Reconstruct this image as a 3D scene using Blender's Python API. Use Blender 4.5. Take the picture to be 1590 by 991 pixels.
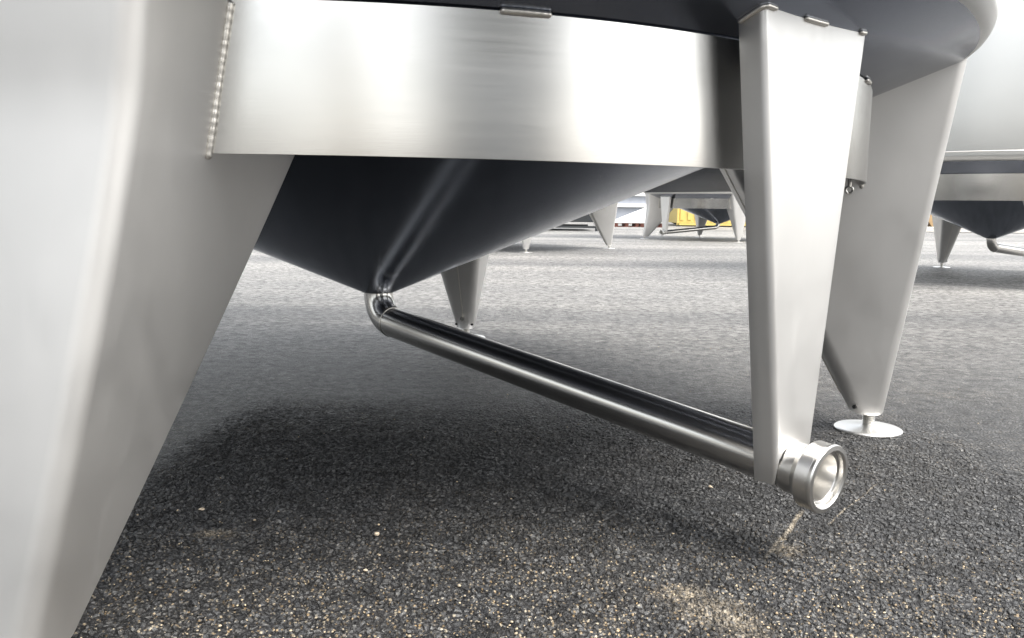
import bpy, bmesh, math, random
import numpy as np
from mathutils import Vector, Matrix
random.seed(7)
R = math.radians
scene = bpy.context.scene
for o in list(bpy.data.objects):
    bpy.data.objects.remove(o)

# ------------------------------------------------------------ camera
EYE = 0.60
PITCH, ROLL = 0.1301, 0.0132
cam_d = bpy.data.cameras.new('camera')
cam_d.sensor_width = 36.0
cam_d.lens = 36.0 * 1316.7 / 1590.0
cam_d.clip_start = 0.02
cam_d.clip_end = 3000
cam = bpy.data.objects.new('camera', cam_d)
scene.collection.objects.link(cam)
fw = Vector((0, math.cos(PITCH), -math.sin(PITCH)))
up0 = Vector((0, math.sin(PITCH), math.cos(PITCH)))
rt0 = Vector((1, 0, 0))
c_, s_ = math.cos(ROLL), math.sin(ROLL)
rt = rt0 * c_ + up0 * s_
up = up0 * c_ - rt0 * s_
M = Matrix((rt, up, -fw)).transposed().to_4x4()
M.translation = Vector((0, 0, EYE))
cam.matrix_world = M
scene.camera = cam

# ------------------------------------------------------------ light
SUN_EL, SUN_AZ = R(60), R(-32)          # azimuth measured from +X
world = bpy.data.worlds.new('World')
scene.world = world
world.use_nodes = True
wt = world.node_tree
wt.nodes.clear()
wo = wt.nodes.new('ShaderNodeOutputWorld')
bg = wt.nodes.new('ShaderNodeBackground')
sky = wt.nodes.new('ShaderNodeTexSky')
sky.sky_type = 'NISHITA'
sky.sun_disc = False
sky.sun_elevation = SUN_EL
sky.sun_rotation = math.pi / 2 - SUN_AZ
sky.altitude = 50
sky.air_density = 1.6
sky.dust_density = 5.0
sky.ozone_density = 1.0
hs = wt.nodes.new('ShaderNodeHueSaturation')
hs.inputs['Saturation'].default_value = 0.22
hs.inputs['Value'].default_value = 1.0
# broken cloud cover: brighter and darker banks of the same sky light
tc = wt.nodes.new('ShaderNodeTexCoord')
mp = wt.nodes.new('ShaderNodeMapping')
mp.inputs['Scale'].default_value = (1, 1, 2.2)
nz = wt.nodes.new('ShaderNodeTexNoise')
nz.inputs['Scale'].default_value = 3.4
nz.inputs['Detail'].default_value = 6
nz.inputs['Roughness'].default_value = 0.6
mr = wt.nodes.new('ShaderNodeMapRange')
mr.inputs['From Min'].default_value = 0.35
mr.inputs['From Max'].default_value = 0.65
mr.inputs['To Min'].default_value = 0.5
mr.inputs['To Max'].default_value = 1.7
mul = wt.nodes.new('ShaderNodeVectorMath')
mul.operation = 'SCALE'
L = wt.links.new
L(tc.outputs['Generated'], mp.inputs['Vector'])
L(mp.outputs['Vector'], nz.inputs['Vector'])
L(nz.outputs['Fac'], mr.inputs['Value'])
L(sky.outputs['Color'], hs.inputs['Color'])
L(hs.outputs['Color'], mul.inputs[0])
L(mr.outputs['Result'], mul.inputs['Scale'])
L(mul.outputs['Vector'], bg.inputs['Color'])
bg.inputs['Strength'].default_value = 0.15
L(bg.outputs['Background'], wo.inputs['Surface'])

sun_d = bpy.data.lights.new('sun', 'SUN')
sun_d.energy = 1.3
sun_d.angle = R(28)
sun_d.color = (1.0, 0.95, 0.87)
sun = bpy.data.objects.new('sun', sun_d)
scene.collection.objects.link(sun)
sd = Vector((math.cos(SUN_EL) * math.cos(SUN_AZ), math.cos(SUN_EL) * math.sin(SUN_AZ), math.sin(SUN_EL)))
sun.rotation_euler = sd.to_track_quat('Z', 'Y').to_euler()

vs = scene.view_settings
vs.view_transform = 'Standard'
vs.look = 'None'
vs.gamma = 1
vs.exposure = 1.6
vs.use_curve_mapping = False
scene.render.engine = 'CYCLES'
scene.cycles.max_bounces = 8
scene.cycles.glossy_bounces = 6
scene.cycles.sample_clamp_indirect = 6

# ------------------------------------------------------------ materials
def mat(name, color=(.5, .5, .5), rough=.5, metal=0.0, spec=.5):
    m = bpy.data.materials.new(name)
    m.use_nodes = True
    b = m.node_tree.nodes['Principled BSDF']
    b.inputs['Base Color'].default_value = (*color, 1)
    b.inputs['Roughness'].default_value = rough
    b.inputs['Metallic'].default_value = metal
    b.inputs['Specular IOR Level'].default_value = spec
    return m

def N(m, t, **kw):
    n = m.node_tree.nodes.new(t)
    for k, v in kw.items():
        if k in n.inputs: n.inputs[k].default_value = v
        else: setattr(n, k, v)
    return n

def steel(name, color, rough, var=.06, *, scale=(1, 1, 1), nscale=6, aniso=0, streak=0.0, fine=0.0, smudge=.06, scr=0):
    """stainless sheet: roughness mottling, faint smudges, optional brushed grain"""
    m = mat(name, color, rough, 1.0)
    t = m.node_tree
    b = t.nodes['Principled BSDF']
    co = N(m, 'ShaderNodeTexCoord')
    mp = N(m, 'ShaderNodeMapping', Scale=scale)
    t.links.new(co.outputs['Object'], mp.inputs['Vector'])
    n1 = N(m, 'ShaderNodeTexNoise', Scale=nscale, Detail=5, Roughness=.6, Distortion=.4)
    t.links.new(mp.outputs['Vector'], n1.inputs['Vector'])
    r1 = N(m, 'ShaderNodeMapRange')
    r1.inputs['From Min'].default_value = .3; r1.inputs['From Max'].default_value = .7
    r1.inputs['To Min'].default_value = rough - var; r1.inputs['To Max'].default_value = rough + var
    t.links.new(n1.outputs['Fac'], r1.inputs['Value'])
    t.links.new(r1.outputs['Result'], b.inputs['Roughness'])
    n2 = N(m, 'ShaderNodeTexNoise', Scale=2.3, Detail=4, Roughness=.55)
    t.links.new(co.outputs['Object'], n2.inputs['Vector'])
    cr = N(m, 'ShaderNodeMix', data_type='RGBA')
    cr.inputs[6].default_value = (*[c * (1 - smudge) for c in color], 1)
    cr.inputs[7].default_value = (*[min(1, c * (1 + smudge)) for c in color], 1)
    r2 = N(m, 'ShaderNodeMapRange')
    r2.inputs['From Min'].default_value = .35; r2.inputs['From Max'].default_value = .65
    t.links.new(n2.outputs['Fac'], r2.inputs['Value'])
    t.links.new(r2.outputs['Result'], cr.inputs[0])
    t.links.new(cr.outputs[2], b.inputs['Base Color'])
    if scr:
        # hair scratches and faint run marks: narrow bands of a warped noise change the gloss
        for (sc, rot, wd, amt) in (((5, 5, .3), -.04, .03, .02), ((1.2, 1.2, 1.0), .4, .08, -.03)):
            mq = N(m, 'ShaderNodeMapping', Scale=sc, Rotation=(rot, rot * .6, 0))
            t.links.new(co.outputs['Object'], mq.inputs['Vector'])
            nq = N(m, 'ShaderNodeTexNoise', Scale=3.2, Detail=2, Roughness=.4)
            t.links.new(mq.outputs['Vector'], nq.inputs['Vector'])
            sq = N(m, 'ShaderNodeMath', operation='SUBTRACT'); t.links.new(nq.outputs['Fac'], sq.inputs[0]); sq.inputs[1].default_value = .53
            aq = N(m, 'ShaderNodeMath', operation='ABSOLUTE'); t.links.new(sq.outputs[0], aq.inputs[0])
            rq = N(m, 'ShaderNodeMapRange'); t.links.new(aq.outputs[0], rq.inputs['Value'])
            rq.inputs['From Min'].default_value = 0; rq.inputs['From Max'].default_value = wd
            rq.inputs['To Min'].default_value = amt; rq.inputs['To Max'].default_value = 0
            adq = N(m, 'ShaderNodeMath', operation='ADD')
            t.links.new(b.inputs['Roughness'].links[0].from_socket, adq.inputs[0]); t.links.new(rq.outputs['Result'], adq.inputs[1])
            t.links.new(adq.outputs[0], b.inputs['Roughness'])
    if aniso:
        b.inputs['Anisotropic'].default_value = aniso
        tg = N(m, 'ShaderNodeTangent', direction_type='RADIAL', axis='Z')
        t.links.new(tg.outputs['Tangent'], b.inputs['Tangent'])
    if streak or fine:
        bp = N(m, 'ShaderNodeBump', Strength=1.0)
        bp.inputs['Distance'].default_value = streak or fine
        n3 = N(m, 'ShaderNodeTexNoise', Scale=1.0, Detail=3)
        mp3 = N(m, 'ShaderNodeMapping', Scale=(22, 22, 1300) if streak else (380, 380, 380))
        t.links.new(co.outputs['Object'], mp3.inputs['Vector'])
        t.links.new(mp3.outputs['Vector'], n3.inputs['Vector'])
        t.links.new(n3.outputs['Fac'], bp.inputs['Height'])
        t.links.new(bp.outputs['Normal'], b.inputs['Normal'])
    return m

STEEL = (.60, .59, .575)
M_leg = steel('satin_steel', (.68, .67, .655), .50, .05, nscale=2.5, fine=.00004, smudge=.05, scr=1)
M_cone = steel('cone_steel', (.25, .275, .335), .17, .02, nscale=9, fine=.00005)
M_band = steel('brushed_band_steel', (.62, .617, .61), .17, .012, scale=(1, 1, 40), nscale=3, aniso=.95, streak=.000018)
M_shell = steel('shell_steel', (.66, .66, .65), .34, .01, aniso=.6, smudge=.02)
M_pipe = steel('polished_pipe_steel', (.66, .645, .62), .21, .015, scale=(1, 1, 1), nscale=4)
M_fit = steel('fitting_steel', (.60, .59, .57), .30, .02, nscale=5)
M_disc = steel('foot_plate_steel', (.75, .745, .73), .36, .05)
M_weld = steel('weld_steel', (.74, .71, .66), .36, .08, nscale=120)
M_bolt = steel('bolt_steel', (.6, .59, .56), .25, .05)
M_hole = mat('dark_hole', (.012, .012, .012), .9)

# ------------------------------------------------------------ helpers
def new_obj(name, verts, faces, m, parent=None, smooth=True, angle=35):
    me = bpy.data.meshes.new(name)
    me.from_pydata([tuple(v) for v in verts], [], faces)
    me.validate(); me.update()
    bm = bmesh.new(); bm.from_mesh(me)
    bmesh.ops.recalc_face_normals(bm, faces=bm.faces)
    bm.to_mesh(me); bm.free()
    if m: me.materials.append(m)
    if smooth:
        me.polygons.foreach_set('use_smooth', [True] * len(me.polygons))
        me.set_sharp_from_angle(angle=R(angle))
    o = bpy.data.objects.new(name, me)
    scene.collection.objects.link(o)
    if parent: o.parent = parent
    return o

def empty(name, loc=(0, 0, 0), rz=0.0, parent=None):
    o = bpy.data.objects.new(name, None)
    o.empty_display_size = .2
    o.location = loc; o.rotation_euler = (0, 0, rz)
    scene.collection.objects.link(o)
    if parent: o.parent = parent
    return o

def tag(o, label=None, cat=None, group=None, kind=None):
    if label: o['label'] = label
    if cat: o['category'] = cat
    if group: o['group'] = group
    if kind: o['kind'] = kind
    return o

def copy_tree(o, parent=None):
    c = o.copy(); scene.collection.objects.link(c)
    c.parent = parent
    for ch in list(o.children): copy_tree(ch, c)
    return c

def grid_faces(nu, nv, cu=False, cv=False):
    f = []
    for i in range(nu if cu else nu - 1):
        for j in range(nv if cv else nv - 1):
            a = i * nv + j; b = ((i + 1) % nu) * nv + j
            c = ((i + 1) % nu) * nv + (j + 1) % nv; d = i * nv + (j + 1) % nv
            f.append((a, b, c, d))
    return f

def revolve(prof, n=96, axis='Z'):
    """prof list of (r, z)"""
    v = []
    for i in range(n):
        a = 2 * math.pi * i / n
        for r, z in prof:
            v.append((r * math.cos(a), r * math.sin(a), z))
    return v, grid_faces(n, len(prof), cu=True)

def tube(path, rad, n=24, closed_ends=True):
    """swept tube; rad may be list"""
    path = [Vector(p) for p in path]
    v = []; m = len(path)
    if not hasattr(rad, '__len__'): rad = [rad] * m
    prev = None
    for i, p in enumerate(path):
        t = (path[min(i + 1, m - 1)] - path[max(i - 1, 0)]).normalized()
        if prev is None:
            a = Vector((0, 0, 1)) if abs(t.z) < .9 else Vector((1, 0, 0))
            s = t.cross(a).normalized()
        else:
            s = (prev - t * prev.dot(t)).normalized()
        prev = s
        w = t.cross(s)
        for k in range(n):
            an = 2 * math.pi * k / n
            v.append(p + (s * math.cos(an) + w * math.sin(an)) * rad[i])
    f = grid_faces(m, n, cv=True)
    if closed_ends:
        f.append(tuple(range(n))); f.append(tuple((m - 1) * n + k for k in range(n)))
    return v, f

class MB:
    """collects simple solids into one mesh"""
    def __init__(s): s.v = []; s.f = []
    def add(s, v, f):
        o = len(s.v); s.v += [tuple(x) for x in v]; s.f += [tuple(i + o for i in q) for q in f]
        return s
    def box(s, x0, x1, y0, y1, z0, z1):
        v = [(x, y, z) for x in (x0, x1) for y in (y0, y1) for z in (z0, z1)]
        return s.add(v, [(0, 1, 3, 2), (4, 6, 7, 5), (0, 4, 5, 1), (2, 3, 7, 6), (0, 2, 6, 4), (1, 5, 7, 3)])
    def cyl(s, p0, p1, r, n=24):
        return s.add(*tube([p0, p1], r, n))
    def build(s, name, m, parent=None, bevel=0, angle=35):
        o = new_obj(name, s.v, s.f, m, parent, angle=angle)
        if bevel:
            b = o.modifiers.new('bevel', 'BEVEL'); b.width = bevel; b.segments = 2; b.limit_method = 'ANGLE'
        return o

def weld_bead(path, r, name, parent, step=.011):
    """lumpy ripple bead along a poly line"""
    pts = [Vector(p) for p in path]
    out = []; rad = []
    for a, b in zip(pts[:-1], pts[1:]):
        n = max(2, int((b - a).length / (step / 4)))
        for i in range(n):
            out.append(a.lerp(b, i / n))
    for i, p in enumerate(out):
        ph = (i * step / 4) / step
        rad.append(r * (.92 + .07 * abs(math.sin(math.pi * ph)) + .09 * math.sin(ph * .37 + 1.3 * math.sin(ph * .11)) + random.uniform(-.03, .03)))
    out = [p + Vector([random.uniform(-.03, .03) * r for _ in range(3)]) for p in out]
    rad[0] = rad[-1] = r * .3
    v, f = tube(out, rad, 10)
    return new_obj(name, v, f, M_weld, parent, angle=60)

# ------------------------------------------------------------ tank dimensions (metres, ground at 0)
Z = EYE
CX, CY = -.3959, 2.4934
A0 = -.1311
RF, RB, RT = 1.4056, 1.3131, 1.545
ZB, BH, SL = .0684 + Z, .2086, .4164
Z0 = ZB + BH - SL * RB                    # height of the cone's virtual tip
PAZ = R(-50) - A0                         # pipe azimuth in the tank's own frame
PR = .0425
def cone_z(r): return Z0 + SL * r

def leg_section_(z, n_corner=7):
    """rounded quad cross section (radial, tangential) at height z"""
    zz = z - Z
    ri = 1.345 - .56 * (zz + .53)
    ro = 1.44 + .095 * (zz + .53)
    w = .048 + (zz + .5) * .178
    rc = [.030 + .05 * (zz + .53), .030 + .05 * (zz + .53)]
    ri_c = max(.034, min(.036 + .01 * (zz + .53), .05)); ro_c = max(.022, min(.030 + .0 * (zz + .53), .07))
    win = w; wout = w
    pts = []
    # corners going round: (outer,-t) -> (outer,+t) -> (inner,+t) -> (inner,-t)
    for (cr, ct, rad, a0) in ((ro - ro_c, -wout + ro_c, ro_c, -90), (ro - ro_c, wout - ro_c, ro_c, 0),
                              (ri + ri_c, win - ri_c, ri_c, 90), (ri + ri_c, -win + ri_c, ri_c, 180)):
        for k in range(n_corner):
            a = R(a0 + 90 * k / (n_corner - 1))
            pts.append((cr + rad * math.cos(a), ct + rad * math.sin(a)))
    return pts

def make_leg(parent, az, rake=0.0, lug=False):
    e = empty('leg', (0, 0, 0), az, parent)
    zb = Z - .549
    def sh(z): return rake * max(0.0, (Z + .13 - z) / .665) ** 1.25
    inner = -.035 if rake else 0.0
    RF_ = RF + sh(zb)
    NR = 28
    def leg_section(z):
        return [(a_ + sh(z) + (inner if i_ >= 14 else 0), b_) for i_, (a_, b_) in enumerate(leg_section_(z))]
    base = leg_section(zb)
    npt = len(base)
    # top: follow every generator line up to the cone
    ztop = []
    for i in range(npt):
        lo, hi = zb, Z + .6
        for _ in range(40):
            mid = (lo + hi) / 2
            p = leg_section(mid)[i]
            if mid < cone_z(math.hypot(*p)) + .002: lo = mid
            else: hi = mid
        ztop.append(lo)
    v = []
    cr_, ct_ = 1.3925 + sh(zb), 0
    # rounded bottom lip
    for s, dz in ((.55, -.004), (.88, -.003), (.97, .0), (1, .006)):
        for i in range(npt):
            p = leg_section(zb + max(dz, 0))[i]
            v.append((cr_ + (p[0] - cr_) * s, p[1] * s, zb + dz))
    for j in range(1, NR + 1):
        for i in range(npt):
            z = zb + .006 + (ztop[i] - zb - .006) * j / NR
            p = leg_section(z)[i]
            v.append((p[0], p[1], z))
    rows = len(v) // npt
    f = grid_faces(rows, npt, cv=True)
    f.append(tuple(range(npt)))
    body = new_obj('leg_body', v, f, M_leg, e, angle=30)
    # longitudinal seam on the face that looks at the drain
    def rin(z): return 1.345 - .56 * (z - Z + .53) + sh(z) + inner
    pts = [(rin(z) - .0008, 0, z) for z in np.linspace(zb + .05, Z + .128, 30)]
    vv, ff = tube(pts, .0022, 8)
    new_obj('seam_weld', vv, ff, M_weld, e)
    # lug and drain holes
    if lug:
        m = MB()
        zl = zb + .055
        m.cyl((rin(zl) + .004, 0, zl), (rin(zl) - .014, 0, zl - .004), .0075, 12)
        m.cyl((rin(zl) - .012, 0, zl - .004), (rin(zl) - .019, 0, zl - .005), .011, 6)
        m.build('earthing_lug', M_bolt, e)
    zh = zb + .02
    for t in (-.036, .036):
        p = (rin(zh) + .012, t, zh)
        d = Vector((-.7, .7 if t > 0 else -.7, 0)).normalized()
        q = Vector(p) + d * .0035
        MB().cyl(Vector(p) - d * .012, q, .0052, 14).build('drain_hole', M_hole, e)
    # spindle and foot
    vv, ff = revolve([(.0, zb + .02), (.0155, zb + .02), (.0155, .022), (.0155, .012), (0, .012)], 24)
    vv = [(x + RF_, y, z) for x, y, z in vv]
    # threads
    m = MB().add(vv, ff)
    for k in range(7):
        z = zb - .008 - k * .005
        if z < .016: break
        a, b = revolve([(.0150, z - .0018), (.0168, z), (.0150, z + .0018)], 24)
        m.add([(x + RF_, y, q) for x, y, q in a], b)
    m.build('spindle', M_bolt, e)
    prof = [(0, .014), (.018, .014), (.026, .0115), (.080, .0075), (.087, .0065), (.0895, .004), (.0895, .0005), (.0, .0005)]
    vv, ff = revolve(prof, 64)
    fp = new_obj('foot_plate', [(x + RF_, y, z) for x, y, z in vv], ff, M_disc, e, angle=40)
    return e

def make_tank():
    root = empty('steel_tank')
    # cone bottom
    prof = [(PR, cone_z(PR))]
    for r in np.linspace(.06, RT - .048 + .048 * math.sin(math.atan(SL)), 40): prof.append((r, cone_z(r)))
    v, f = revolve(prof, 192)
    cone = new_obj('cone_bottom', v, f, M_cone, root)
    # a radial sheet seam on the cone
    a = R(62)
    vv, ff = tube([((r) * math.cos(a), r * math.sin(a), cone_z(r) - .0004) for r in np.linspace(.06, RT - .06, 40)], .0018, 6)
    new_obj('sheet_seam', vv, ff, M_weld, cone)
    # shell with knuckle
    r0 = RT - .048 + .048 * math.sin(math.atan(SL)); z0 = cone_z(r0)
    prof = [(r0, z0)]
    th = math.atan(SL)
    for k in range(1, 9):
        t = th + (math.pi / 2 - th) * k / 8
        prof.append((RT - .048 + .048 * math.sin(t) , z0 + .048 * (math.cos(th) - math.cos(t))))
    zt = prof[-1][1]
    prof[0] = (r0, z0)
    prof += [(prof[-1][0], zt + .3), (prof[-1][0], zt + .303), (prof[-1][0], 3.6)]
    R1 = prof[-1][0]
    for k in range(1, 13):
        t = math.pi / 2 * k / 12
        prof.append((R1 * math.cos(t), 3.6 + .42 * math.sin(t)))
    v, f = revolve(prof, 192)
    new_obj('shell', v, f, M_shell, root)
    # girth weld just above the knuckle
    a_, b_ = revolve([(R1 - .001, zt + .02), (R1 + .0025, zt + .026), (R1 - .001, zt + .032)], 192)
    new_obj('girth_weld', a_, b_, M_weld, root)
    # support band
    th = .004
    prof = [(RB, ZB), (RB, ZB + BH - .0015), (RB - th, ZB + BH - .0035), (RB - th, ZB), (RB, ZB)]
    prof = [(RB - .0006, ZB), (RB, ZB + .0006)] + [(RB, ZB + q) for q in np.linspace(.02, BH - .003, 8)] + [(RB - th, ZB + BH - .004)] + [(RB - th, ZB + .0006), (RB - th + .0006, ZB), (RB - .0006, ZB)]
    v, f = revolve(prof, 240)
    band = new_obj('support_band', v, f, M_band, root)
    # tack welds along the top of the band
    for deg0, deg1 in ((-73.5, -70.0), (-31, -28.5), (-12, -8), (40, 44), (75, 79), (130, 134), (170, 174), (220, 224)):
        pts = []
        for q in np.linspace(R(deg0) - A0, R(deg1) - A0, 8):
            pts.append(((RB + .002) * math.cos(q), (RB + .002) * math.sin(q), ZB + BH - .003))
        weld_bead(pts, .0048, 'tack_weld', band)
    # small eye bolt hanging under the band
    q = R(-27.0) - A0
    x, y = (RB - .03) * math.cos(q), (RB - .03) * math.sin(q)
    m = MB().cyl((x, y, ZB + .03), (x, y, ZB - .012), .0042, 12)
    ring = [(x + .0075 * math.cos(t), y, ZB - .018 + .0075 * math.sin(t)) for t in np.linspace(0, 2 * math.pi, 20)]
    m.add(*tube(ring, .0026, 8))
    m.build('eye_bolt', M_bolt, band)
    # legs
    for k in range(4):
        lg = make_leg(root, k * math.pi / 2, .14 if k == 3 else 0.0, k == 1)
    # weld between band and the sides of each leg
    for k in range(4):
        for sgn in (-1, 1):
            pts = []
            for z in np.linspace(ZB - .008, ZB + BH - .004, 26):
                w = .048 + (z - Z + .5) * .178
                rr = math.sqrt(RB * RB - w * w) + .003
                a = k * math.pi / 2
                pts.append((rr * math.cos(a) - sgn * (w + .001) * math.sin(a), rr * math.sin(a) + sgn * (w + .001) * math.cos(a), z))
            weld_bead(pts, .0052, 'band_weld', band)
    # drain pipe
    er = Vector((math.cos(PAZ), math.sin(PAZ), 0))
    Rc = .085
    slope = -.083
    th2 = math.atan(slope)
    d2 = er * math.cos(th2) + Vector((0, 0, math.sin(th2)))
    Pc = Vector((0, 0, Z - .326))
    turn = math.pi / 2 + th2
    T = Rc * math.tan(turn / 2)
    s0 = Pc + Vector((0, 0, T))
    cen = s0 + er * Rc
    path = [Vector((0, 0, cone_z(PR) + .01)), s0]
    for k in range(1, 17):
        t = turn * k / 16
        path.append(cen - er * Rc * math.cos(t) - Vector((0, 0, Rc * math.sin(t))))
    pipe_root = empty('drain_pipe', (0, 0, 0), 0, root)
    v, f = tube(path, PR, 48, False)
    new_obj('elbow', v, f, M_pipe, pipe_root, angle=50)
    p1 = path[-1]
    Lp = (1.452 - p1.dot(er)) / math.cos(th2)
    pend = p1 + d2 * Lp
    v, f = tube([p1.lerp(pend, k / 20) for k in range(20)] + [pend - d2 * .05], PR, 48, False)
    v = [x for x in v]
    new_obj('pipe_run', v, f, M_pipe, pipe_root, angle=50)
    # weld rings
    side = er.cross(Vector((0, 0, 1)))
    def ringweld(c, d, r, t=.0016, nm='pipe_weld'):
        d = d.normalized(); s = side; w = d.cross(s)
        pts = [c + (s * math.cos(a) + w * math.sin(a)) * r for a in np.linspace(0, 2 * math.pi, 49)]
        vv, ff = tube(pts, t, 8, False)
        new_obj(nm, vv, ff, M_weld, pipe_root)
    ringweld(path[1] + Vector((0, 0, -.003)), Vector((0, 0, 1)), PR)
    ringweld(p1, d2, PR)
    ringweld(pend - d2 * .062, d2, PR + .0003, .0013)
    # threaded end fitting, turned round the pipe axis
    r_in = PR - .003
    prof = [(r_in, -.9), (PR - .0005, -.9), (PR + .0002, -.085), (PR + .0008, -.062), (PR + .0012, -.048), (PR + .004, -.042), (.0535, -.034)]
    prof = [(PR - .0005, -.078), (PR + .0022, -.072), (PR + .0032, -.066), (PR + .0036, -.047), (.0515, -.040), (.0575, -.0345)]
    zz = -.033
    for k in range(8):
        prof += [(.0590, zz + .0010), (.0590, zz + .0022), (.05885, zz + .0026)]
        zz += .003
    prof += [(.0602, -.008), (.0605, -.003), (.0590, 0), (.0515, .0012), (.0478, -.002), (.0470, -.009), (.0435, -.010), (.0425, -.0095), (.0405, -.0095), (r_in, -.012), (r_in, -.25), (r_in, -1.2)]
    n = 72
    v = []
    w = d2.cross(side)
    for i in range(n):
        a = 2 * math.pi * i / n
        for r, z in prof:
            v.append(pend + d2 * z + (side * math.cos(a) + w * math.sin(a)) * r)
    new_obj('end_fitting', v, grid_faces(n, len(prof), cu=True), M_fit, pipe_root, angle=28)
    # hanger bracket (folded channel)
    RW, WT, WB, FD, CR = 1.385, .156, .0475, .047, .011
    def prof_pts(w):
        p = [(RW - FD, -w), (RW - FD * .6, -w), (RW - CR - .004, -w)]
        for k in range(0, 7):
            a = R(-90 + 15 * k)
            p.append((RW - CR + CR * math.cos(a), -w + CR + CR * math.sin(a)))
        for k in range(1, 16):
            p.append((RW, (-w + CR) + (2 * w - 2 * CR) * k / 16))
        for k in range(0, 7):
            a = R(15 * k)
            p.append((RW - CR + CR * math.cos(a), w - CR + CR * math.sin(a)))
        p += [(RW - CR - .004, w), (RW - FD * .6, w), (RW - FD, w)]
        return p
    rows = 14
    pb, pt = prof_pts(WB), prof_pts(WT)
    npf = len(pb)
    cols = []
    zax = (Z - .326) + slope * RW
    pts = []
    ztop_nom = cone_z(RW)
    def wz(z): return WB + (WT - WB) * (z - (zax - .02)) / (ztop_nom - (zax - .02))
    v = []
    for i in range(npf):
        t = pb[i][1]
        if i < 5 or i >= npf - 5:
            zl = zax - .026
        elif i < 9 or i >= npf - 9:
            zl = zax - .026 + .012 * (min(i, npf - 1 - i) - 4)
        else:
            zl = zax + math.sqrt(max(PR * PR - t * t, 0)) + .001
        # top on the cone
        lo, hi = zl, zl + 1.2
        for _ in range(40):
            mid = (lo + hi) / 2
            q = prof_pts(wz(mid))[i]
            if mid < cone_z(math.hypot(*q)) - .0005: lo = mid
            else: hi = mid
        for j in range(rows):
            z = zl + (lo - zl) * j / (rows - 1)
            q = prof_pts(wz(z))[i]
            v.append((q[0] * er.x - q[1] * er.y, q[0] * er.y + q[1] * er.x, z))
    br = new_obj('pipe_bracket', v, grid_faces(npf, rows), M_leg, root, angle=40)
    so = br.modifiers.new('thickness', 'SOLIDIFY'); so.thickness = .003; so.offset = -1
    bv = br.modifiers.new('bevel', 'BEVEL'); bv.width = .0008; bv.segments = 2; bv.limit_method = 'ANGLE'
    # bracket welds on the cone: corner, middle of the web, far corner
    def on_cone(rr, tt):
        return Vector((rr * er.x - tt * er.y, rr * er.y + tt * er.x, cone_z(math.hypot(rr, tt)) - .002))
    w_ = WT
    weld_bead([on_cone(RW - FD + .002, -w_ - .001), on_cone(RW - FD * .4, -w_ - .001), on_cone(RW - .004, -w_), on_cone(RW + .002, -w_ + .008), on_cone(RW + .002, -w_ + .035)], .0042, 'bracket_weld', br)
    weld_bead([on_cone(RW + .002, -.045), on_cone(RW + .002, -.01), on_cone(RW + .002, .025)], .0042, 'bracket_weld', br)
    weld_bead([on_cone(RW + .002, .128), on_cone(RW + .002, .150)], .004, 'bracket_weld', br)
    # saddle weld on the pipe
    return root

tank = make_tank()
tank.location = (CX, CY, 0)
tank.rotation_euler = (0, 0, A0)
tag(tank, 'large foreground steel tank overhead with dark cone bottom, wide bright band and sloping drain pipe', 'tank', 'steel tanks standing in the yard')
for (x, y, az, sz, lab) in (
        (.08, 13.0, R(184), 1.0, 'tank standing directly behind the foreground cone, only two of its feet showing below it'),
        (4.29, 17.88, R(-87.1), .955, 'farthest tank, seen whole below between foreground leg and bracket, yellow wall behind its cone'),
        (4.58, 8.16, R(80), 1.065, 'tank at the right edge of the view, its bright band beside the foreground right leg')):
    t = copy_tree(tank)
    t.location = (x, y, 0); t.rotation_euler = (0, 0, az); t.scale = (1, 1, sz)
    t['label'] = lab
    if sz < 1:                            # this tank's outlet is turned towards its side leg
        for ch in t.children:
            if ch.name.startswith(('drain_pipe', 'pipe_bracket')): ch.rotation_euler.z = R(-24)

# ------------------------------------------------------------ ground
def axis_coords(lo, hi, step, ext, g=1.16):
    a = list(np.arange(lo, hi + 1e-9, step))
    s = step; x = hi
    up_ = []
    while x < ext:
        s *= g; x += s; up_.append(x)
    s = step; x = lo; dn = []
    while x > -ext:
        s *= g; x -= s; dn.append(x)
    return np.array(dn[::-1] + a + up_)
xs = axis_coords(-.85, 1.3, .0034, 900, 1.12)
ys = axis_coords(1.02, 2.7, .0034, 900, 1.12)
X, Y = np.meshgrid(xs, ys, indexing='ij')
nu, nv = X.shape
co = np.zeros((nu * nv, 3), np.float32)
co[:, 0] = X.ravel(); co[:, 1] = Y.ravel()
idx = np.arange(nu * nv).reshape(nu, nv)
q = np.stack([idx[:-1, :-1], idx[1:, :-1], idx[1:, 1:], idx[:-1, 1:]], -1).reshape(-1, 4).astype(np.int32)
me = bpy.data.meshes.new('ground')
me.vertices.add(len(co)); me.vertices.foreach_set('co', co.ravel())
me.loops.add(q.size); me.loops.foreach_set('vertex_index', q.ravel())
me.polygons.add(len(q)); me.polygons.foreach_set('loop_start', np.arange(0, q.size, 4, dtype=np.int32))
me.update(calc_edges=True)
me.polygons.foreach_set('use_smooth', np.ones(len(q), bool))
ground = bpy.data.objects.new('ground', me)
scene.collection.objects.link(ground)
tag(ground, kind='structure')

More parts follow.
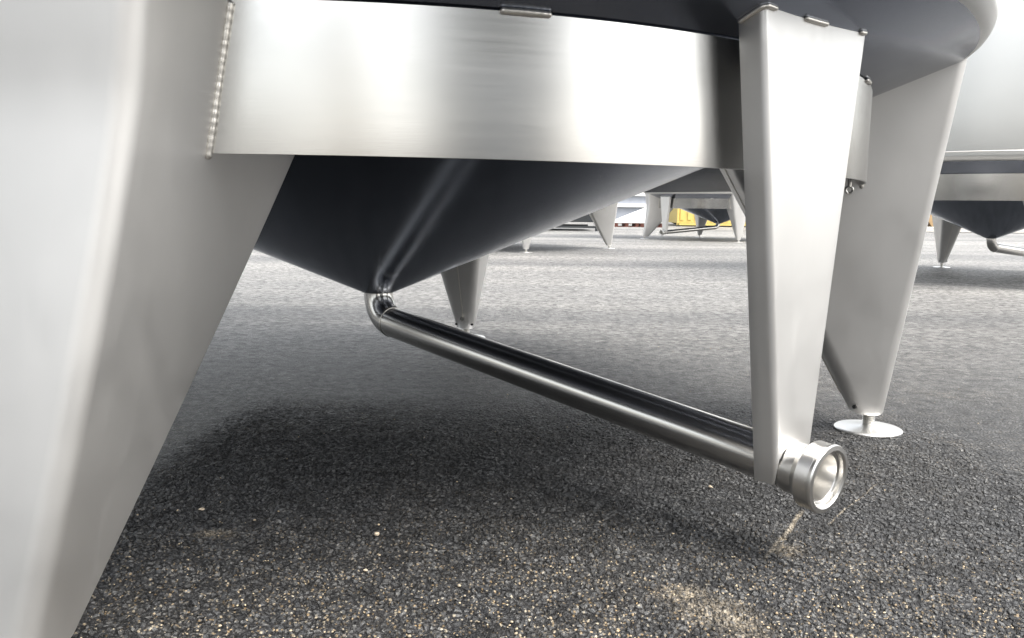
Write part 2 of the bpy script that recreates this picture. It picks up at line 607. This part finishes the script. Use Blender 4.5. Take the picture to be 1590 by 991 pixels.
def asphalt():
    m = mat('asphalt', (.05, .05, .052), .6, 0, .5)
    m.displacement_method = 'DISPLACEMENT'
    t = m.node_tree; lk = t.links.new
    b = t.nodes['Principled BSDF']
    co = N(m, 'ShaderNodeTexCoord'); P = co.outputs['Object']
    # aggregate
    wn = N(m, 'ShaderNodeTexNoise', Scale=60, Detail=2)
    lk(P, wn.inputs['Vector'])
    ad = N(m, 'ShaderNodeVectorMath', operation='MULTIPLY_ADD')
    lk(wn.outputs['Color'], ad.inputs[0]); ad.inputs[1].default_value = (.005, .005, .005); lk(P, ad.inputs[2])
    v1 = N(m, 'ShaderNodeTexVoronoi', Scale=92, Randomness=1.0)
    v2 = N(m, 'ShaderNodeTexVoronoi', Scale=185, Randomness=1.0)
    lk(ad.outputs['Vector'], v1.inputs['Vector']); lk(ad.outputs['Vector'], v2.inputs['Vector'])
    n1 = N(m, 'ShaderNodeTexNoise', Scale=42, Detail=6, Roughness=.65)
    lk(P, n1.inputs['Vector'])
    def math_(op, a, bb, c=None):
        n = N(m, 'ShaderNodeMath', operation=op)
        for i, x in enumerate((a, bb, c)):
            if x is None: continue
            if isinstance(x, (int, float)): n.inputs[i].default_value = x
            else: lk(x, n.inputs[i])
        return n.outputs[0]
    def rng(x, a, bb, c=0., d=1.):
        n = N(m, 'ShaderNodeMapRange')
        n.inputs['From Min'].default_value = a; n.inputs['From Max'].default_value = bb
        n.inputs['To Min'].default_value = c; n.inputs['To Max'].default_value = d
        lk(x, n.inputs['Value']); return n.outputs['Result']
    # crushed stone: every cell a chip with its own height, a tilted top and sharp flanks
    def chipfield(scale, vn):
        e = N(m, 'ShaderNodeTexVoronoi', Scale=scale, Randomness=1.0, feature='DISTANCE_TO_EDGE')
        lk(ad.outputs['Vector'], e.inputs['Vector'])
        pl = rng(e.outputs['Distance'], .02, .20)
        sc = N(m, 'ShaderNodeSeparateColor'); lk(vn.outputs['Color'], sc.inputs['Color'])
        # tilt of the top: position inside the cell along a fixed direction
        df = N(m, 'ShaderNodeVectorMath', operation='SUBTRACT')
        lk(ad.outputs['Vector'], df.inputs[0]); lk(vn.outputs['Position'], df.inputs[1])
        ct = N(m, 'ShaderNodeVectorMath', operation='SUBTRACT'); lk(vn.outputs['Color'], ct.inputs[0]); ct.inputs[1].default_value = (.5, .5, .5)
        dt = N(m, 'ShaderNodeVectorMath', operation='DOT_PRODUCT'); lk(df.outputs['Vector'], dt.inputs[0]); lk(ct.outputs['Vector'], dt.inputs[1])
        hgt = math_('ADD', math_('MULTIPLY_ADD', sc.outputs['Green'], .75, .25), math_('MULTIPLY', dt.outputs['Value'], scale * .9))
        return math_('MULTIPLY', pl, hgt), pl, sc
    h1, pl1, sc1 = chipfield(92, v1)
    h2, pl2, sc2 = chipfield(185, v2)
    h = math_('ADD', math_('MULTIPLY', h1, .75), math_('ADD', math_('MULTIPLY', h2, .30), math_('MULTIPLY', n1.outputs['Fac'], .5)))
    big = N(m, 'ShaderNodeTexNoise', Scale=1.1, Detail=4, Roughness=.6); lk(P, big.inputs['Vector'])
    mid = N(m, 'ShaderNodeTexNoise', Scale=7, Detail=5, Roughness=.6); lk(P, mid.inputs['Vector'])
    coarse = N(m, 'ShaderNodeTexNoise', Scale=17, Detail=9, Roughness=.78); lk(P, coarse.inputs['Vector'])
    dsp = N(m, 'ShaderNodeDisplacement', Scale=.0085, Midlevel=.9)
    hh = math_('ADD', h, math_('MULTIPLY', mid.outputs['Fac'], .5))
    sy = N(m, 'ShaderNodeSeparateXYZ'); lk(P, sy.inputs['Vector'])
    # the finely meshed strip carries real relief, the rest of the yard the same relief as a normal map
    msk = math_('MULTIPLY', rng(sy.outputs['Y'], 2.1, 2.7, 1, 0), math_('MULTIPLY', rng(sy.outputs['X'], -.85, -.72), rng(sy.outputs['X'], 1.1, 1.3, 1, 0)))
    lk(math_('MULTIPLY_ADD', math_('SUBTRACT', hh, .9), msk, .9), dsp.inputs['Height'])
    bmp = N(m, 'ShaderNodeBump', Strength=1.0)
    bmp.inputs['Distance'].default_value = .007
    sy2 = rng(sy.outputs['Y'], 2.2, 5.0, .15, 2.6)
    lk(math_('ADD', hh, math_('MULTIPLY', math_('SUBTRACT', coarse.outputs['Fac'], .5), sy2)), bmp.inputs['Height']); lk(bmp.outputs['Normal'], b.inputs['Normal'])
    lk(dsp.outputs['Displacement'], t.nodes['Material Output'].inputs['Displacement'])
    # colour: bitumen / worn stone tops / dust
    def mix(f, a, bb):
        n = N(m, 'ShaderNodeMix', data_type='RGBA')
        if isinstance(f, (int, float)): n.inputs[0].default_value = f
        else: lk(f, n.inputs[0])
        for i, x in ((6, a), (7, bb)):
            if isinstance(x, tuple): n.inputs[i].default_value = (*x, 1)
            else: lk(x, n.inputs[i])
        return n.outputs[2]
    stone = mix(sc1.outputs['Blue'], (.026, .028, .031), (.125, .124, .120))
    col = mix(math_('MULTIPLY', pl1, rng(h, .35, 1.0)), (.008, .008, .009), stone)
    # pale mineral chips sitting in the binder
    v3 = N(m, 'ShaderNodeTexVoronoi', Scale=150, Randomness=1.0); lk(P, v3.outputs[0].node.inputs['Vector'])
    sep = N(m, 'ShaderNodeSeparateColor'); lk(v3.outputs['Color'], sep.inputs['Color'])
    # dusty patches: hand placed + noise
    def blob(x, y, rx, ry, rot=0.):
        mp = N(m, 'ShaderNodeMapping', vector_type='TEXTURE')
        mp.inputs['Location'].default_value = (x, y, 0); mp.inputs['Rotation'].default_value = (0, 0, rot)
        mp.inputs['Scale'].default_value = (rx, ry, 1)
        lk(P, mp.inputs['Vector'])
        sx = N(m, 'ShaderNodeSeparateXYZ'); lk(mp.outputs['Vector'], sx.inputs['Vector'])
        d = math_('SQRT', math_('ADD', math_('POWER', sx.outputs['X'], 2.), math_('POWER', sx.outputs['Y'], 2.)), 0)
        return rng(d, .35, 1.1, 1, 0)
    dust = math_('MULTIPLY', rng(big.outputs['Fac'], .42, .68), rng(mid.outputs['Fac'], .35, .62))
    near = blob(.15, 1.08, 1.7, .50)
    chips_m = math_('ADD', math_('MULTIPLY', near, .9), math_('MULTIPLY', dust, .5))
    chip = math_('MULTIPLY', rng(v3.outputs['Distance'], .22, .40, 1, 0), rng(sep.outputs['Red'], .48, .56))
    chip = math_('MULTIPLY', chip, math_('MINIMUM', chips_m, 1.))
    chipc = mix(sep.outputs['Green'], (.30, .20, .09), (.40, .36, .28))
    col = mix(math_('MULTIPLY', chip, .8), col, chipc)
    patch = None
    for bb in ((-.540, 1.492, .045, .022, 0), (.314, 1.215, .075, .06, -.5), (.275, 1.275, .05, .035, .3), (.345, 1.155, .05, .05, .2), (.50, 1.45, .04, .035, .6)):
        k = blob(*bb)
        patch = k if patch is None else math_('MAXIMUM', patch, k)
    fine = N(m, 'ShaderNodeTexNoise', Scale=160, Detail=4, Roughness=.7); lk(P, fine.inputs['Vector'])
    sandm = math_('MULTIPLY', patch, rng(fine.outputs['Fac'], .42, .58, .0, .95))
    sandm = math_('ADD', sandm, math_('MULTIPLY', dust, math_('MULTIPLY', rng(fine.outputs['Fac'], .45, .65), .22)))
    # scratch line
    for (x0, y0, x1, y1, w_) in SCR:
        L_ = math.hypot(x1 - x0, y1 - y0); an = math.atan2(y1 - y0, x1 - x0)
        mp = N(m, 'ShaderNodeMapping', vector_type='TEXTURE')
        mp.inputs['Location'].default_value = ((x0 + x1) / 2, (y0 + y1) / 2, 0); mp.inputs['Rotation'].default_value = (0, 0, an)
        lk(P, mp.inputs['Vector'])
        sx = N(m, 'ShaderNodeSeparateXYZ'); lk(mp.outputs['Vector'], sx.inputs['Vector'])
        wob = math_('MULTIPLY_ADD', math_('SUBTRACT', mid.outputs['Fac'], .5), .02, sx.outputs['Y'])
        a_ = rng(math_('ABSOLUTE', wob, 0), w_ * .4, w_, 1, 0)
        b_ = rng(math_('ABSOLUTE', sx.outputs['X'], 0), L_ * .42, L_ * .5, 1, 0)
        sandm = math_('MAXIMUM', sandm, math_('MULTIPLY', math_('MULTIPLY', a_, b_), rng(fine.outputs['Fac'], .35, .6, .3, .9)))
    col = mix(math_('MULTIPLY', sandm, .95), col, (.235, .2, .15))
    # far yard: sheen and open light painted as paler colour, over older, dry-streaked asphalt
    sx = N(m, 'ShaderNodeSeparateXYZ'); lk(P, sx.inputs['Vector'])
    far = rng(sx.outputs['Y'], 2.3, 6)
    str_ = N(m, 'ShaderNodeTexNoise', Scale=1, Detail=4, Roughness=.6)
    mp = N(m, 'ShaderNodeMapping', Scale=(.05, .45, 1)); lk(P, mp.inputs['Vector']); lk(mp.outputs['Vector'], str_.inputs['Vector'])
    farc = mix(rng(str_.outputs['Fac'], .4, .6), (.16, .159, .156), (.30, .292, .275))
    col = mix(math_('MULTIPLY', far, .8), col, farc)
    spk = N(m, 'ShaderNodeTexVoronoi', Scale=38, Randomness=1.0); lk(P, spk.inputs['Vector'])
    spc = N(m, 'ShaderNodeSeparateColor'); lk(spk.outputs['Color'], spc.inputs['Color'])
    farm = rng(sx.outputs['Y'], 1.9, 3.6)
    gsel = math_('ADD', math_('MULTIPLY', spc.outputs['Red'], math_('MULTIPLY', farm, .55)), math_('MULTIPLY', rng(coarse.outputs['Fac'], .36, .64), math_('SUBTRACT', 1., math_('MULTIPLY', farm, .55))))
    grain = mix(rng(gsel, .15, .85), (.30, .30, .31), (1.75, 1.75, 1.75))
    mm = N(m, 'ShaderNodeMix', data_type='RGBA', blend_type='MULTIPLY'); mm.inputs[0].default_value = .9
    lk(col, mm.inputs[6]); lk(grain, mm.inputs[7]); col = mm.outputs[2]
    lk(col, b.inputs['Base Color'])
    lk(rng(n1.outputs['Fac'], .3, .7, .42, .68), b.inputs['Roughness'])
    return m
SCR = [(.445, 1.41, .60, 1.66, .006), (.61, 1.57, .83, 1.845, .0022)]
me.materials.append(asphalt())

# loose grit lying on the asphalt: nobody could count it
def stone_mesh(r, seed):
    rs = random.Random(seed)
    bm = bmesh.new()
    bmesh.ops.create_icosphere(bm, subdivisions=2, radius=r)
    ph = [rs.uniform(0, 6) for _ in range(6)]
    for v in bm.verts:
        n = v.co.normalized()
        k = 1 + .18 * math.sin(3 * n.x + ph[0]) + .15 * math.sin(4 * n.y + ph[1]) + .12 * math.sin(5 * n.z + ph[2])
        v.co = Vector((n.x * k * (1 + .2 * math.sin(ph[3])), n.y * k * (1 - .2 * math.sin(ph[3])), n.z * k * .62)) * r
    me_ = bpy.data.meshes.new('pebble'); bm.to_mesh(me_); bm.free()
    me_.polygons.foreach_set('use_smooth', [True] * len(me_.polygons))
    return me_
M_peb = mat('pale_pebble', (.52, .43, .32), .8)
M_grit = mat('grit', (.3, .26, .2), .85)
g = N(M_grit, 'ShaderNodeTexVoronoi', Scale=40)
co_ = N(M_grit, 'ShaderNodeTexCoord'); M_grit.node_tree.links.new(co_.outputs['Object'], g.inputs['Vector'])
rmp = N(M_grit, 'ShaderNodeValToRGB')
rmp.color_ramp.elements[0].color = (.10, .09, .08, 1); rmp.color_ramp.elements[1].color = (.52, .42, .28, 1)
sp = N(M_grit, 'ShaderNodeSeparateColor'); M_grit.node_tree.links.new(g.outputs['Color'], sp.inputs['Color'])
M_grit.node_tree.links.new(sp.outputs['Red'], rmp.inputs['Fac'])
M_grit.node_tree.links.new(rmp.outputs['Color'], M_grit.node_tree.nodes['Principled BSDF'].inputs['Base Color'])
gm = MB()
rg = random.Random(3)
base_v = None
bmi = bmesh.new(); bmesh.ops.create_icosphere(bmi, subdivisions=1, radius=1)
iv = [v.co.copy() for v in bmi.verts]; jf = [[v.index for v in f.verts] for f in bmi.faces]; bmi.free()
for k in range(1500):
    if k < 1050:
        x = rg.uniform(-.75, 1.1); y = .95 + abs(rg.gauss(0, .28))
    elif k < 1250:
        x = rg.gauss(.58, .10); y = rg.gauss(1.12, .06)
    else:
        x = rg.uniform(-.6, 2.2); y = rg.uniform(1.1, 4.5)
    s = rg.uniform(.0008, .0021) * (1 + .5 * (rg.random() < .07))
    sx_, sy_, sz_ = s * rg.uniform(.8, 1.4), s * rg.uniform(.7, 1.2), s * rg.uniform(.5, .9)
    a = rg.uniform(0, 3.14)
    ca, sa = math.cos(a), math.sin(a)
    gm.add([(x + (v.x * sx_ * ca - v.y * sy_ * sa) * (1 + rg.uniform(-.2, .2)), y + (v.x * sx_ * sa + v.y * sy_ * ca), .0012 + sz_ * .5 + v.z * sz_) for v in iv], jf)
grit = gm.build('loose_grit', M_grit, None, angle=180)
tag(grit, kind='stuff')

pebs = [(313, 793, .0045, 'round cream pebble on the asphalt close to the near leg, above the sandy smear'),
        (585, 832, .0048, 'pale tan pebble lying alone on dark asphalt left of the middle foreground'),
        (568, 888, .0034, 'small tan pebble nearest the bottom edge, below the other lone pebble'),
        (1103, 758, .0042, 'brownish pebble on the asphalt just below the drain pipe')]
def ray_ground(u, v):
    du, dv = u - 795, v - 495.5
    x = c_ * du + s_ * dv; y = -s_ * du + c_ * dv
    d = rt0 * (x / 1316.7) + fw - up0 * (y / 1316.7)
    k = -EYE / d.z
    return (d.x * k, d.y * k)
for i, (u, v, r, lab) in enumerate(pebs):
    p = ray_ground(u, v)
    o = bpy.data.objects.new('pebble', stone_mesh(r, i)); scene.collection.objects.link(o)
    o.data.materials.append(M_peb)
    o.location = (p[0], p[1], r * .5 + .001); o.rotation_euler = (0, 0, i * 1.3)
    tag(o, lab, 'pebble', 'loose pebbles on the asphalt')

# ------------------------------------------------------------ far side of the yard
def noisy(m, amt=.12, scale=3.0):
    b = m.node_tree.nodes['Principled BSDF']
    c = b.inputs['Base Color'].default_value[:3]
    co = N(m, 'ShaderNodeTexCoord'); n = N(m, 'ShaderNodeTexNoise', Scale=scale, Detail=5)
    m.node_tree.links.new(co.outputs['Object'], n.inputs['Vector'])
    x = N(m, 'ShaderNodeMix', data_type='RGBA')
    x.inputs[6].default_value = (*[q * (1 - amt) for q in c], 1); x.inputs[7].default_value = (*[min(1, q * (1 + amt)) for q in c], 1)
    m.node_tree.links.new(n.outputs['Fac'], x.inputs[0]); m.node_tree.links.new(x.outputs[2], b.inputs['Base Color'])
    return m
M_wall = noisy(mat('pale_cladding', (.30, .32, .36), .6))
M_white = noisy(mat('white_paint', (.80, .80, .78), .5), .04)
M_glass = mat('window_glass', (.05, .07, .10), .08, 0, .8)
M_yel = noisy(mat('yellow_paint', (.55, .42, .12), .5), .12, 1.2)
M_red = noisy(mat('red_paint', (.24, .085, .06), .6))
M_dark = noisy(mat('dark_paint', (.03, .033, .036), .35))
M_rub = mat('rubber', (.02, .02, .02), .8)
M_tarp = noisy(mat('white_tarp', (.80, .80, .78), .6), .05, 2)
M_roof = noisy(mat('roof_sheet', (.3, .31, .32), .6))
M_wood = noisy(mat('rough_wood', (.34, .23, .12), .8), .3, 8)
M_conc = noisy(mat('pale_concrete', (.55, .53, .49), .8), .1, 4)

def part(name, m, parent, *boxes, bevel=0):
    b = MB()
    for q in boxes: b.box(*q)
    return b.build(name, m, parent, bevel=bevel)

# long warehouse
wh = empty('warehouse', (5.0, 41.0, 0))
tag(wh, 'long pale warehouse across the far side of the yard behind the farthest tank', 'building')
part('wall', M_wall, wh, (-14, 16, 0, 12, 0, 5.2))
part('roof', M_roof, wh, (-14.4, 16.4, -.5, 12.4, 5.2, 5.6))
part('fascia', M_white, wh, (-14, 16, -.12, -.003, .72, .88), (-14, 16, -.10, -.003, 1.25, 1.42))
for i in range(9):
    x = -12.6 + i * 3.1
    fr = part('window', M_white, wh, (x - .05, x + 2.25, -.06, -.004, 1.9, 1.96), (x - .05, x + 2.25, -.06, -.004, 3.1, 3.16), (x - .05, x, -.06, -.004, 1.96, 3.1), (x + 2.2, x + 2.25, -.06, -.004, 1.96, 3.1), (x + 1.07, x + 1.12, -.055, -.004, 1.96, 3.1))
    part('pane', M_glass, fr, (x, x + 2.2, -.03, -.004, 1.96, 3.1))

def ribbed_box(name, m, parent, x0, x1, y0, y1, z0, z1, pitch=.28, d=.035):
    """corrugated long side facing -Y, plain elsewhere"""
    b = MB(); b.box(x0, x1, y0 + d, y1, z0, z1)
    x = x0 + .05
    while x + pitch * .5 < x1 - .05:
        b.box(x, x + pitch * .5, y0, y0 + d - .001, z0 + .12, z1 - .12)
        x += pitch
    return b.build(name, m, parent, bevel=.006)
# yellow container
yc = empty('shipping_container', (7.45, 32.0, 0))
tag(yc, 'yellow corrugated container seen under the farthest tank', 'container')
ribbed_box('body', M_yel, yc, -1.25, 3.6, 0, 2.4, .12, 2.6)
part('frame', M_yel, yc, (-1.30, 3.65, -.05, -.004, .05, .118), (-1.30, 3.65, -.05, -.004, 2.602, 2.68), (-1.32, -1.25, -.05, .1, .05, 2.68), (3.603, 3.68, -.05, .1, .05, 2.68))
for x in (-1.28, 3.62):
    part('corner_casting', M_dark, yc, (x - .06, x + .1, -.07, .1, 0, .048))

# dark van between container and left part of the warehouse
def van(name, loc, m, label, cat):
    v_ = empty(name, loc)
    tag(v_, label, cat)
    # side view profile extruded
    pr = [(-2.2, .35), (-2.25, .9), (-2.1, 1.75), (.7, 1.8), (1.35, 1.15), (2.15, .98), (2.25, .6), (2.2, .35)]
    b = MB(); n = len(pr)
    vv = [(x, y, z) for y in (-.85, .85) for x, z in pr]
    ff = [tuple(range(n)), tuple(range(n, 2 * n))] + [(i, (i + 1) % n, n + (i + 1) % n, n + i) for i in range(n)]
    b.add(vv, ff); b.build('body', m, v_, bevel=.05)
    w = MB()
    w.add([(x, -.856, z) for x, z in ((-.1, 1.12), (-.1, 1.62), (.62, 1.62), (1.1, 1.12))] + [(x, -.846, z) for x, z in ((-.1, 1.12), (-.1, 1.62), (.62, 1.62), (1.1, 1.12))], [(0, 1, 2, 3), (4, 5, 6, 7), (0, 1, 5, 4), (1, 2, 6, 5), (2, 3, 7, 6), (3, 0, 4, 7)])
    w.build('side_window', M_glass, v_)
    part('windscreen', M_glass, v_, (2.16, 2.19, -.7, .7, .7, .9))
    part('sill', M_white, v_, (-1.9, 1.9, -.87, -.853, .42, .48))
    for x in (-1.45, 1.45):
        for s in (-1, 1):
            wv = MB().cyl((x, s * .70, .33), (x, s * .88, .33), .33, 28)
            wo_ = wv.build('wheel', M_rub, v_, bevel=.02)
            MB().cyl((x, s * .881, .33), (x, s * .895, .33), .19, 20).build('rim', M_bolt, wo_)
    return v_
vn = van('parked_van', (8.55, 36.4, 0), M_dark, 'dark parked van beside the yellow container, partly behind the farthest tank leg', 'van')

vn.rotation_euler.z = math.pi
# flatbed trailer, black, behind the main cone
tr = empty('flatbed_trailer', (.2, 24.6, 0))
tag(tr, 'black flatbed trailer in the distance, low under the edge of the foreground cone', 'trailer')
part('bed', M_dark, tr, (-4.2, 2.1, -1.1, 1.1, .24, .72), bevel=.01)
part('chassis', M_dark, tr, (-4.0, 2.05, -1.2, -1.104, .08, .14), (-4.0, 2.05, 1.104, 1.2, .08, .14))
part('headboard', M_dark, tr, (2.0, 2.1, -1.1, 1.1, .722, 1.4))
part('support_leg', M_dark, tr, (2.052, 2.12, -1.2, -1.1, 0, .24))
for x in (-3.2, -2.3):
    for s in (-1, 1):
        MB().cyl((x, s * 1.104, .3), (x, s * 1.3, .3), .3, 28).build('wheel', M_rub, tr, bevel=.02)
part('drawbar', M_dark, tr, (.6, .75, -.75, .75, .1, .238), (.8, 1.0, -.2, .2, .06, .238))

# white tarpaulin heap on red pallets
tp = empty('covered_stack', (4.75, 30.2, .14))
tag(tp, 'white tarpaulin sloping down over a stack, sitting on red pallets by the warehouse', 'covered stack')
pr = [(-1.25, 0), (-1.2, .05), (.05, .56), (.30, .62), (.52, .62), (.55, 0)]
nn = 14; vv = []
for j in range(nn):
    y = -.6 + 1.2 * j / (nn - 1)
    for i, (x, z) in enumerate(pr):
        vv.append((x + random.uniform(-.02, .02), y, max(0, z + random.uniform(-.015, .015))))
o = new_obj('tarpaulin', vv + [], grid_faces(nn, len(pr), cv=True) + [tuple(range(len(pr))), tuple((nn - 1) * len(pr) + i for i in range(len(pr)))], M_tarp, tp)
part('tie_strap', M_dark, tp, (.30, .35, -.615, -.602, 0, .61))
pal = empty('pallet', (3.95, 30.1, 0))
bx = [(-.42, .42, -.4 + k * .2, -.28 + k * .2, .122, .14) for k in range(5)]
part('deck_board', M_red, pal, *bx)
part('block', M_red, pal, *[(x, x + .12, y, y + .1, .02, .12) for x in (-.42, -.06, .30) for y in (-.4, 0, .35)])
part('base_board', M_red, pal, (-.42, .42, -.4, -.3, 0, .018), (-.42, .42, .35, .45, 0, .018))
tag(pal, 'red pallet at the left end of the row under the white tarpaulin', 'pallet', 'red pallets under the tarpaulin')
for i, (dx, lab) in enumerate(((.9, 'red pallet at the right end of the row under the white tarpaulin'),)):
    c = copy_tree(pal); c.location.x += dx; c['label'] = lab

# right gap: kerb, dark skip and cable drum
kb = part('concrete_kerb', M_conc, None, (11.5, 26, 27.6, 27.9, 0, .17), bevel=.02)
tag(kb, 'pale concrete kerb at the far edge of the yard, right of the foreground leg', 'kerb')
dr = empty('cable_drum', (14.75, 29.6, .0))
tag(dr, 'wooden cable drum behind the pale kerb', 'cable drum')
MB().cyl((0, -.40, .62), (0, -.34, .62), .62, 40).build('flange', M_wood, dr)
MB().cyl((0, .34, .62), (0, .40, .62), .62, 40).build('flange', M_wood, dr)
MB().cyl((0, -.339, .62), (0, .339, .62), .42, 32).build('cable_coil', M_dark, dr)
sk = empty('waste_skip', (16.2, 32.4, 0))
tag(sk, 'dark steel skip standing behind the cable drum', 'skip')
b = MB()
b.add([(x, y, z) for z, e in ((.12, 0), (1.5, .45)) for x, y in ((-1.8 - e, -.85), (1.8 + e, -.85), (1.8 + e, .85), (-1.8 - e, .85))], [(0, 1, 2, 3), (0, 1, 5, 4), (1, 2, 6, 5), (2, 3, 7, 6), (3, 0, 4, 7)])
s1 = b.build('body', M_dark, sk); so = s1.modifiers.new('t', 'SOLIDIFY'); so.thickness = .02
part('rim', M_dark, sk, (-2.3, 2.3, -.93, -.85, 1.46, 1.55), (-2.3, 2.3, .85, .93, 1.46, 1.55))
part('rib', M_dark, sk, *[(x, x + .08, -.92, -.855, .1, 1.455) for x in (-1.5, -.5, .5, 1.4)])
part('skid', M_dark, sk, (-1.7, 1.7, -.7, -.55, 0, .1), (-1.7, 1.7, .55, .7, 0, .1))

# second building beyond the right edge of the yard
b2 = empty('office_building', (27, 40.0, 0))
tag(b2, 'low white building far to the right behind the right-hand tank', 'building')
part('wall', M_white, b2, (-9, 12, 0, 9, 0, 4.2))
part('roof', M_roof, b2, (-9.3, 12.3, -.3, 9.3, 4.2, 4.5))
for i in range(6):
    x = -7.5 + i * 3.2
    w_ = part('window', M_wall, b2, (x, x + 1.6, -.05, -.004, 1.1, 2.5))
    part('pane', M_glass, w_, (x + .06, x + 1.54, -.07, -.052, 1.16, 2.44))

# ------------------------------------------------------------ added behind the camera, out of view, for the band's mirrored stripes
M_helper_grey = noisy(mat('helper_grey', (.13, .13, .125), .8))
b3 = empty('reflection_helper_hall', (11.5, -17, 0), R(-52 + 90))  # made-up hall, never in view, only gives the band its grey reflection
tag(b3, 'added grey hall, unseen behind the viewpoint, made up to mirror a grey stripe in the bright band', 'building')
part('wall', M_helper_grey, b3, (-5.2, 5.2, -8, 0, 0, 13))
part('roof', M_roof, b3, (-5.5, 5.5, -8.3, .3, 13, 13.4))
part('door', M_roof, b3, (-2.4, 2.4, .003, .08, 0, 4.4))
M_helper_tan = noisy(mat('helper_tan', (.24, .17, .09), .8))
b4 = empty('reflection_helper_tower', (.8, -16, 0))  # made-up tower, never in view, only gives the band its warm reflection
tag(b4, 'added slim tan tower, unseen behind the viewpoint, made up to mirror a warm stripe in the bright band', 'tower')
v_, f_ = revolve([(0, 0), (.9, 0), (.9, 13.6), (.96, 13.6), (.96, 13.9), (0, 14.6)], 48)
new_obj('drum', v_, f_, M_helper_tan, b4)
v_, f_ = revolve([(.9, 4.2), (.95, 4.22), (.95, 4.36), (.9, 4.38)], 48)
new_obj('hoop', v_, f_, M_roof, b4)
